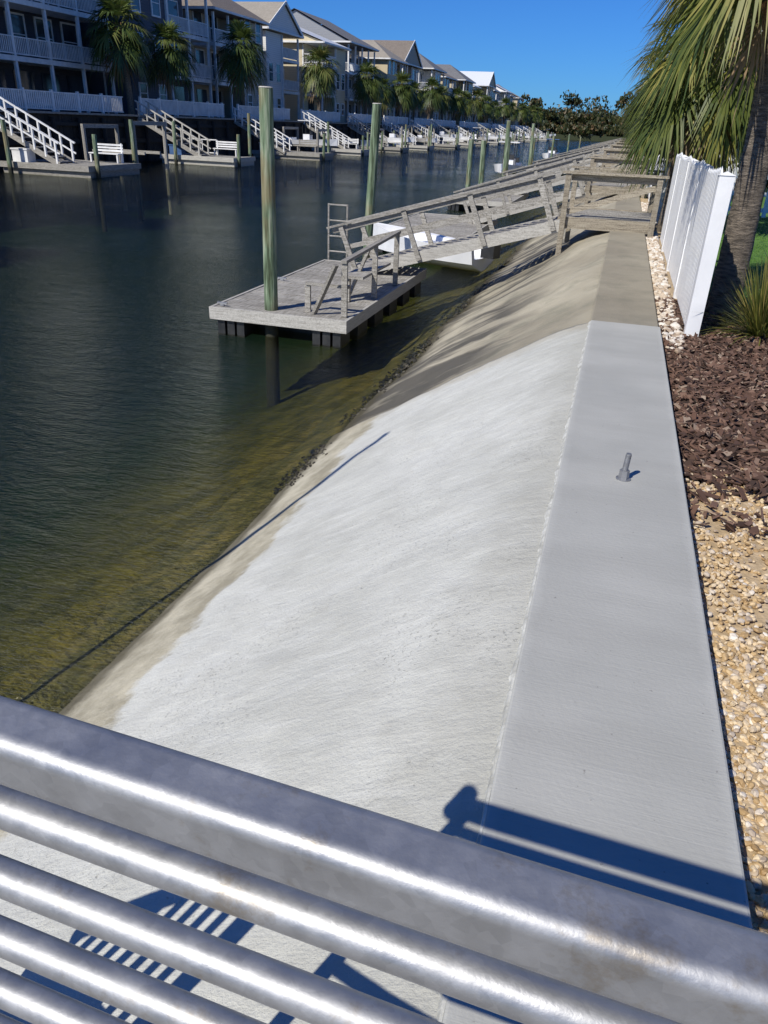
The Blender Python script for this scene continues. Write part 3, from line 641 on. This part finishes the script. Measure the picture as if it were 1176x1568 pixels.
# ------------------------------------------------------------ houses
def rail_run(B,p,q,zb,h=1.0,step=.16,pw=.045):
    p=Vector((*p,0));q=Vector((*q,0));d=q-p;L=d.length;d.normalize()
    B.beam(p+Vector((0,0,zb+h)),q+Vector((0,0,zb+h)),.09,.06); B.beam(p+Vector((0,0,zb+.12)),q+Vector((0,0,zb+.12)),.05,.06)
    n=int(L/step)
    for i in range(1,n):
        c=p+d*(i*L/n); B.box(c.x-pw/2,c.x+pw/2,c.y-pw/2,c.y+pw/2,zb+.15,zb+h-.03)
def house(y0,y1,col,roof,kind,front=1,X=-38.6,zb=1.3,h=9.0,dp=12,bay='R',det=1,name='beach_house'):
    f=front; g=group(name,(X-f*dp/2,(y0+y1)/2,zb)); Wm=MB(); w=y1-y0; zt=zb+h
    fx=lambda d:X+f*d
    def bx(B,a,b,ya,yb,za,zb_): B.box(min(fx(a),fx(b)),max(fx(a),fx(b)),ya,yb,za,zb_)
    bx(Wm,-dp,0,y0,y1,zb-.05,zt)
    bw=w*.45; bd=2.2
    if bay=='R': by0,by1=y1-bw,y1; dy0,dy1=y0,y1-bw
    elif bay=='L': by0,by1=y0,y0+bw; dy0,dy1=y0+bw,y1
    elif bay=='M': by0,by1=y0+w*.3,y0+w*.7; dy0,dy1=y0,y1
    else: by0=by1=None; dy0,dy1=y0,y1
    if by0 is not None: bx(Wm,.003,bd,by0+.003,by1-.003,zb-.05,zt-.3)
    Wm.obj('walls',M['s_'+col],g)
    G=MB();T=MB()
    def win(a,yc,zc,ww,hh):
        bx(G,a+.02,a+.05,yc-ww/2,yc+ww/2,zc-hh/2,zc+hh/2)
        for s in (-1,1): bx(T,a+.005,a+.085,yc+s*(ww/2+.05)-.06,yc+s*(ww/2+.05)+.06,zc-hh/2-.1,zc+hh/2+.1)
        for s in (-1,1): bx(T,a+.006,a+.083,yc-ww/2+.01,yc+ww/2-.01,zc+s*(hh/2+.05)-.055,zc+s*(hh/2+.05)+.055)
        bx(T,a+.052,a+.07,yc-ww/2,yc+ww/2,zc-.03,zc+.03)
    segs=[(dy0,dy1)] if bay!='M' else [(dy0,by0),(by1,dy1)]
    for fl in range(3):
        zc=zb+fl*3.0+1.45
        if zc>zt-1: continue
        for (a,c) in segs:
            if c-a<2: continue
            k=max(1,int((c-a)/2.6))
            for i in range(k):
                yc=a+(i+.5)*(c-a)/k
                if fl==0: bx(G,.02,.05,yc-.9,yc+.9,zb+.1,zb+2.3)
                else: win(0,yc,zc-.1,1.5,2.1)
        if by0 is not None:
            for i in range(2):
                yc=by0+(i+.5)*(by1-by0)/2; win(bd,yc,zc+.05,1.0 if fl else .9,1.6 if fl else 1.2)
    for fl in range(3):
        zc=zb+fl*3+1.6
        if zc>zt-1: continue
        for xx in (-3,-6.5,-9.5):
            xa,xb=fx(xx)-.5,fx(xx)+.5
            G.box(xa,xb,y0-.04,y0-.01,zc-.65,zc+.65); T.box(xa-.1,xb+.1,y0-.07,y0-.005,zc+.66,zc+.78); T.box(xa-.1,xb+.1,y0-.07,y0-.005,zc-.78,zc-.66)
            T.box(xa-.1,xa-.005,y0-.065,y0-.006,zc-.655,zc+.655); T.box(xb+.005,xb+.1,y0-.065,y0-.006,zc-.655,zc+.655)
    for yy in (y0,y1): 
        s=-1 if yy==y0 else 1
        bx(T,-.14,.015,min(yy,yy+s*.02),max(yy,yy+s*.02),zb,zt)
    G.obj('windows',M['glass'],g); T.obj('trim',M['whitepaint'],g)
    D=MB();P=MB()
    for (a,c) in segs:
        if c-a<1.5: continue
        for fl in (1,2):
            if zb+fl*3+1>zt: continue
            z=zb+fl*3.0-.05; bx(D,.01,bd+.2,a+.02,c-.02,z-.28,z)
            rail_run(P,(fx(bd+.12),a+.05),(fx(bd+.12),c-.05),z,1.0,.16 if det else .3,.05 if det else .08); rail_run(P,(fx(.1),a+.05),(fx(bd),a+.05),z,1.0,.2)
        k=max(1,round((c-a)/3.2))
        for i in range(k+1):
            yy=a+.1+(c-a-.2)*i/k; bx(P,bd-.02,bd+.16,yy-.09,yy+.09,zb,zt-.3)
    D.obj('deck',M['whitepaint'],g); P.obj('railings_and_posts',M['whitepaint'],g)
    Rf=MB(); e=.5; xa,xb=sorted((fx(-dp-e),fx(bd+.5))); ya,yb=y0-e,y1+e; rh=min(w,dp)*.27
    Rf.box(xa,xb,ya,yb,zt-.22,zt)
    z0=zt+.002
    if kind=='hip':
        m=(yb-ya)/2; pts=[(xa,ya,z0),(xb,ya,z0),(xb,yb,z0),(xa,yb,z0),(xa+m*.8,(ya+yb)/2,z0+rh),(xb-m*.8,(ya+yb)/2,z0+rh)]
        Rf.add(pts,[(0,1,5,4),(1,2,5),(2,3,4,5),(3,0,4)])
    elif kind=='gable':
        pts=[(xa,ya,z0),(xb,ya,z0),(xb,yb,z0),(xa,yb,z0),(xa,(ya+yb)/2,z0+rh*1.15),(xb,(ya+yb)/2,z0+rh*1.15)]
        Rf.add(pts,[(0,1,5,4),(2,3,4,5)]); Q=MB(); Q.add([(xb-.25*f,ya+.3,z0),(xb-.25*f,yb-.3,z0),(xb-.25*f,(ya+yb)/2,z0+rh*1.08)],[(0,1,2)]); Q.obj('gable_wall',M['s_'+col],g)
        Q=MB(); Q.beam((xb,ya,z0-.02),(xb,(ya+yb)/2,z0+rh*1.15-.02),.08,.25); Q.beam((xb,yb,z0-.02),(xb,(ya+yb)/2,z0+rh*1.15-.02),.08,.25); Q.obj('bargeboard',M['whitepaint'],g)
    else:
        pts=[(xa,ya,z0),(xb,ya,z0),(xb,yb,z0),(xa,yb,z0),((xa+xb)/2,ya+.01,z0+rh*1.1),((xa+xb)/2,yb-.01,z0+rh*1.1)]
        Rf.add(pts,[(1,2,5,4),(3,0,4,5)]); Q=MB(); Q.add([(xa+.4,ya+.35,z0),(xb-.4,ya+.35,z0),((xa+xb)/2,ya+.35,z0+rh*1.05)],[(0,1,2)]); Q.add([(xa+.4,yb-.35,z0),(xb-.4,yb-.35,z0),((xa+xb)/2,yb-.35,z0+rh*1.05)],[(0,1,2)]); Q.obj('gable_wall',M['s_'+col],g)
    Rf.obj('roof',M[roof],g)
    Q=MB(); Q.box(xb+.01,xb+.1,ya,yb,zt-.2,zt-.02); Q.box(xa,xb,ya-.09,ya-.01,zt-.2,zt-.02); Q.obj('gutters',M['whitepaint'],g)
spec=[(26,39.5,'slate','r_grey','hip','N',9,0),(41,54.3,'navy','r_grey','hip','N',10.5,0),(55.5,67.5,'slate','r_grey','hip','L',10.2,.8),(70,80.5,'beige','r_brown','hip','R',8.5,0),(83,91.5,'white','r_tan','gable','L',8.4,-.8),(94.5,103,'yellow','r_metal','side','R',8.2,.9),
(106.5,118,'grey','r_grey','side','N',9.3,0),(121.5,131,'cream','r_tan','hip','L',8.6,1.0),(135,146,'beige','r_brown','gable','R',9,-.5),(150,160,'white','r_grey','hip','M',9.2,.8),(164,175,'cream','r_brown','side','L',8.7,0),(179,190,'yellow','r_grey','hip','R',9,1),(195,204,'white','r_metal','side','M',8.6,0),
(209,219,'cream','r_metal','gable','R',9.4,1),(224,234,'beige','r_grey','hip','L',9,0),(239,250,'white','r_metal','side','R',9.4,1),(255,266,'grey','r_brown','hip','M',9,0),(271,282,'cream','r_tan','side','L',9,.5)]
for i,(a,c,col,rf,kd,bay,h,dx) in enumerate(spec):
    house(a,c,col,rf,kd,1,X=-38.6+dx,bay=bay,h=h,det=1 if a<110 else 0)
house(34,46,'white','r_metal','hip',-1,X=6.2,zb=-.12,h=6.0,dp=10,bay='M')
house(60,73,'cream','r_grey','hip',-1,X=6.5,zb=-.12,h=8.5,dp=10,bay='L'); house(90,104,'white','r_tan','side',-1,X=7,zb=-.12,h=8.5,dp=10,bay='R')

# ------------------------------------------------------------ left bank
bk=group('timber_bulkhead',(-32,100,0)); b=MB()
y=-20
while y<339: b.box(-32.0,-31.9+R(-.012,.012),y,y+.29,-4,1.25); y+=.3
b.obj('sheet_boards',M['darkwood'],bk)
b=MB(); b.box(-32.3,-31.7,-20,339,1.252,1.36); b.obj('cap_beam',M['wood'],bk)
b=MB(); b.box(-31.88,-31.72,-20,339,-.3,-.05); b.box(-31.88,-31.72,-20,339,.65,.85)
y=-19
while y<339: b.cyl((-31.7,y,-4),(-31.7,y,1.1),.14,n=8); y+=2.4
b.obj('walers_and_piles',M['darkwood'],bk)
fg=group('white_bank_fence',(-32.6,100,1.3)); b=MB()
for a,c in ((28,49.5),(51.6,64),(66.5,78),(81,93),(96,108),(111,124),(128,160),(164,200),(205,280)):
    rail_run(b,(-32.6,a),(-32.6,c),1.36,1.0,.17 if a<110 else .35,.09 if a<110 else .16)
    yy=a
    while yy<=c: b.box(-32.67,-32.53,yy-.07,yy+.07,1.3,2.48); yy+=2.4
b.obj('pickets',M['whitepaint'],fg)
def far_dock(Y,k):
    g=group('canal_dock',(-27,Y,-1)); z=-.95; x1=-24.6+R(-.8,.5); w=R(3.2,4.6)
    D=MB(); planks(D,-30.3,x1,Y-w/2,Y+w/2,z,.05,.25,.02); D.obj('deck_boards',M['wood'],g)
    D=MB(); D.box(-30.35,x1+.05,Y-w/2-.06,Y-w/2-.003,z-.25,z+.02); D.box(x1+.015,x1+.07,Y-w/2,Y+w/2,z-.25,z+.02); D.box(-30.3,x1,Y-w/2+.1,Y+w/2-.1,z-.55,z-.1); D.obj('fascia',M['wood' if k%2 else 'woodwhite'],g)
    S=MB(); Q=MB(); n=11; ys=Y-1.0+(R(-.5,1.5) if k>2 else 0)
    for i in range(n):
        t=i/(n-1); x=-31.6+t*4.0; zz=1.2-t*2.05; S.box(x-.18,x+.18,ys-.6,ys+.6,zz-.05,zz)
    for s in (-.64,.64):
        S.beam((-31.8,ys+s,1.15),(-27.3,ys+s,-1.0),.06,.26)
        Q.beam((-31.9,ys+s,2.2),(-27.2,ys+s,-.02),.1,.07); Q.beam((-31.9,ys+s,1.72),(-27.2,ys+s,-.5),.05,.07)
        for i in range(8):
            t=i/7; x=-31.7+t*4.3; zz=1.15-t*2.05; Q.box(x-.045,x+.045,ys+s-.045,ys+s+.045,zz-.05,zz+1.0)
    S.obj('stairs',M['wood'],g); Q.obj('stair_rails',M['whitepaint' if k%3!=2 else 'woodwhite'],g)
    Q=MB(); xb=x1-R(1.4,2.4); yb=Y+w/2-.8
    Q.box(xb-.9,xb+.9,yb-.25,yb+.25,z+.42,z+.47)
    for q in (.58,.72,.86): Q.beam((xb-.9,yb+.27,z+q),(xb+.9,yb+.27,z+q),.03,.09)
    for x in (xb-.85,xb+.77):
        for yy in (yb-.22,yb+.16): Q.box(x,x+.08,yy,yy+.08,z,z+.42)
        Q.box(x,x+.08,yb+.24,yb+.30,z,z+.95)
    if k%2==0: rail_run(Q,(-30,Y+w/2-.1),(x1-2.8,Y+w/2-.1),z,.95,.8)
    Q.obj('bench_and_rail',M['whitepaint' if k%3 else 'wood'],g)
    Q=MB(); Q.box(-29.8,-28.9,Y-w/2+.3,Y-w/2+.9,z,z+.55); Q.box(-29.85,-28.85,Y-w/2+.27,Y-w/2+.93,z+.555,z+.63); Q.obj('deck_box',M['whitepaint' if k%2 else 'bluegrey'],g)
    P=MB()
    for x,yy,h in ((x1+.15,Y-w/2+.5,R(.2,1.0)),(x1-.5,Y+w/2+.3,R(.6,1.9)),(R(-30,-27),Y-w/2-.3,R(.3,1.4))): P.cyl((x,yy,-4),(x+R(-.1,.1),yy,h),.12,.11,n=10)
    P.obj('pilings',M['pile'],g)
    if k%2==1 or k>4:
        P=MB(); yl=Y+w/2+3
        for x in (-29.5,-26.3):
            hh=R(.7,1.4)
            for yy in (yl-1.6,yl+1.6): P.cyl((x,yy,-4),(x,yy,hh),.12,n=8)
            P.beam((x,yl-1.7,hh),(x,yl+1.7,hh),.15,.2)
        P.beam((-29.6,yl-.8,-.55),(-26.2,yl-.8,-.55),.12,.15); P.beam((-29.6,yl+.8,-.55),(-26.2,yl+.8,-.55),.12,.15)
        P.obj('boat_lift',M['wood'],g)
        if k>2: boat('motor_boat',(-27.9,yl,-.6+R(-.3,.4)),R(4.6,6.2),2.1,math.radians(-90 if k%4 else 90),k%3==0)
for k,Y in enumerate((24,37,51.5,66,80,94,108,122,137,152,167,182,197,212,228,244,260,276,292)): far_dock(Y,k)
for x,y,z in ((-6.7,40,.95),(-7.0,50,1.9),(-7.3,66,1.9)): pile(x,y,z,.13,(R(-.15,.15),0))

# ------------------------------------------------------------ distant trees
def tree_mass(name,spots,size,nper):
    q=[(-1,-.6,0),(1,-.6,0),(1,.6,0),(-1,.6,0)]; P=[]; TB=MB()
    for (x,y,h,w,zb) in spots:
        TB.cyl((x,y,zb-.2),(x+R(-1,1)*w*.15,y,zb+h*.6),w*.07,w*.03,n=6)
        for j in range(9):
            a=R(0,6.28); rr=R(0,.8)*w; cx,cy,cz=x+math.cos(a)*rr,y+math.sin(a)*rr,zb+h*R(.18,.85); sr=w*R(.3,.6)
            TB.cyl((x,y,zb+h*.35),(cx,cy,cz),w*.025,w*.01,n=5)
            m=nper//9; u=np.random.normal(size=(m,3)); u/=np.linalg.norm(u,axis=1)[:,None]; u*=sr*np.random.uniform(.4,1.15,(m,1)); u[:,2]*=.7
            P.append(u+np.array([cx,cy,cz]))
    P=np.concatenate(P); n=len(P); s=np.random.uniform(.5,1.2,n)*size
    g=group(name,(spots[0][0],spots[0][1],0)); TB.obj('trunks_and_limbs',M['trunk'],g)
    o=scatter('foliage',q,[(0,1,2,3)],P,np.stack([s,s,s],-1),np.random.uniform(0,6.28,(n,3)),M['treeleaf'],.2,smooth=False); o.parent=g; o.location=-Vector(g.location)
sp=[]
x=-110
while x<90: sp.append((x,349+R(-4,10),R(7,12),R(4,7),.1)); x+=R(3.2,5.5)
x=-110
while x<90: sp.append((x,343+R(-1,2),R(2,4.5),R(3,4.5),.1)); x+=R(3.0,5)
x=-130
while x<120: sp.append((x,385+R(-8,14),R(13,18),R(6,10),.3)); x+=R(6,11)
tree_mass('distant_tree_line',sp,.6,620)
tree_mass('bank_trees',[(R(3.5,7),y,R(4,7.5),R(2,3.2),-.1) for y in (110,122,135,150,165,185,205,230,260,290,320)],.3,900)
tree_mass('left_bank_trees',[(-37,R(288,335),R(6,9),R(3,4),1.3) for _ in range(8)]+[(R(-60,-54),y,R(8,11),R(4,5),1.3) for y in range(120,330,14)],.45,700)
tree_mass('garden_shrubs',[(R(1.6,4.5),y,R(.8,1.5),R(.5,.9),-.1) for y in (23,26,29,32,44,50)],.05,900)

# ------------------------------------------------------------ camera
yaw=math.radians(15.2); th=math.radians(27.35); ro=math.radians(2.5)
right=Vector((math.cos(yaw),math.sin(yaw),0)); fwd=Vector((-math.sin(yaw)*math.cos(th),math.cos(yaw)*math.cos(th),-math.sin(th))); up=right.cross(fwd)
Rr=right*math.cos(ro)+up*math.sin(ro); U=-right*math.sin(ro)+up*math.cos(ro)
cd=bpy.data.cameras.new('camera'); cam=bpy.data.objects.new('camera',cd); scene.collection.objects.link(cam)
mw=Matrix((Rr,U,-fwd)).transposed().to_4x4(); mw.translation=(0,0,1.5); cam.matrix_world=mw
cd.sensor_fit='VERTICAL'; cd.sensor_height=24; cd.lens=24*1150/1568; cd.clip_start=.02; cd.clip_end=6000
scene.camera=cam
# ------------------------------------------------------------ light
sd=bpy.data.lights.new('sun','SUN'); sd.energy=5.0; sd.angle=math.radians(.5); sd.color=(1,.955,.875)
so=bpy.data.objects.new('sun',sd); scene.collection.objects.link(so); dv=Vector((.5,.92,-1.0)); so.rotation_euler=dv.to_track_quat('-Z','Y').to_euler(); so.location=(-5,-9,12)
w=bpy.data.worlds.new('World'); scene.world=w; w.use_nodes=True; nt=w.node_tree; bg=nt.nodes['Background']
sky=nt.nodes.new('ShaderNodeTexSky'); sky.sky_type='NISHITA'; sky.sun_disc=False; sky.sun_elevation=math.atan2(1,math.hypot(.5,.92)); sky.sun_rotation=math.radians(208.5)
sky.air_density=1.0; sky.dust_density=.05; sky.ozone_density=4.0; sky.altitude=0
c=mix(nt,1.0,sky.outputs[0],(.20,.52,1.08),'MULTIPLY')
nt.links.new(c,bg.inputs[0]); bg.inputs[1].default_value=.095
scene.view_settings.view_transform='Standard'; scene.view_settings.look='None'; scene.view_settings.exposure=0
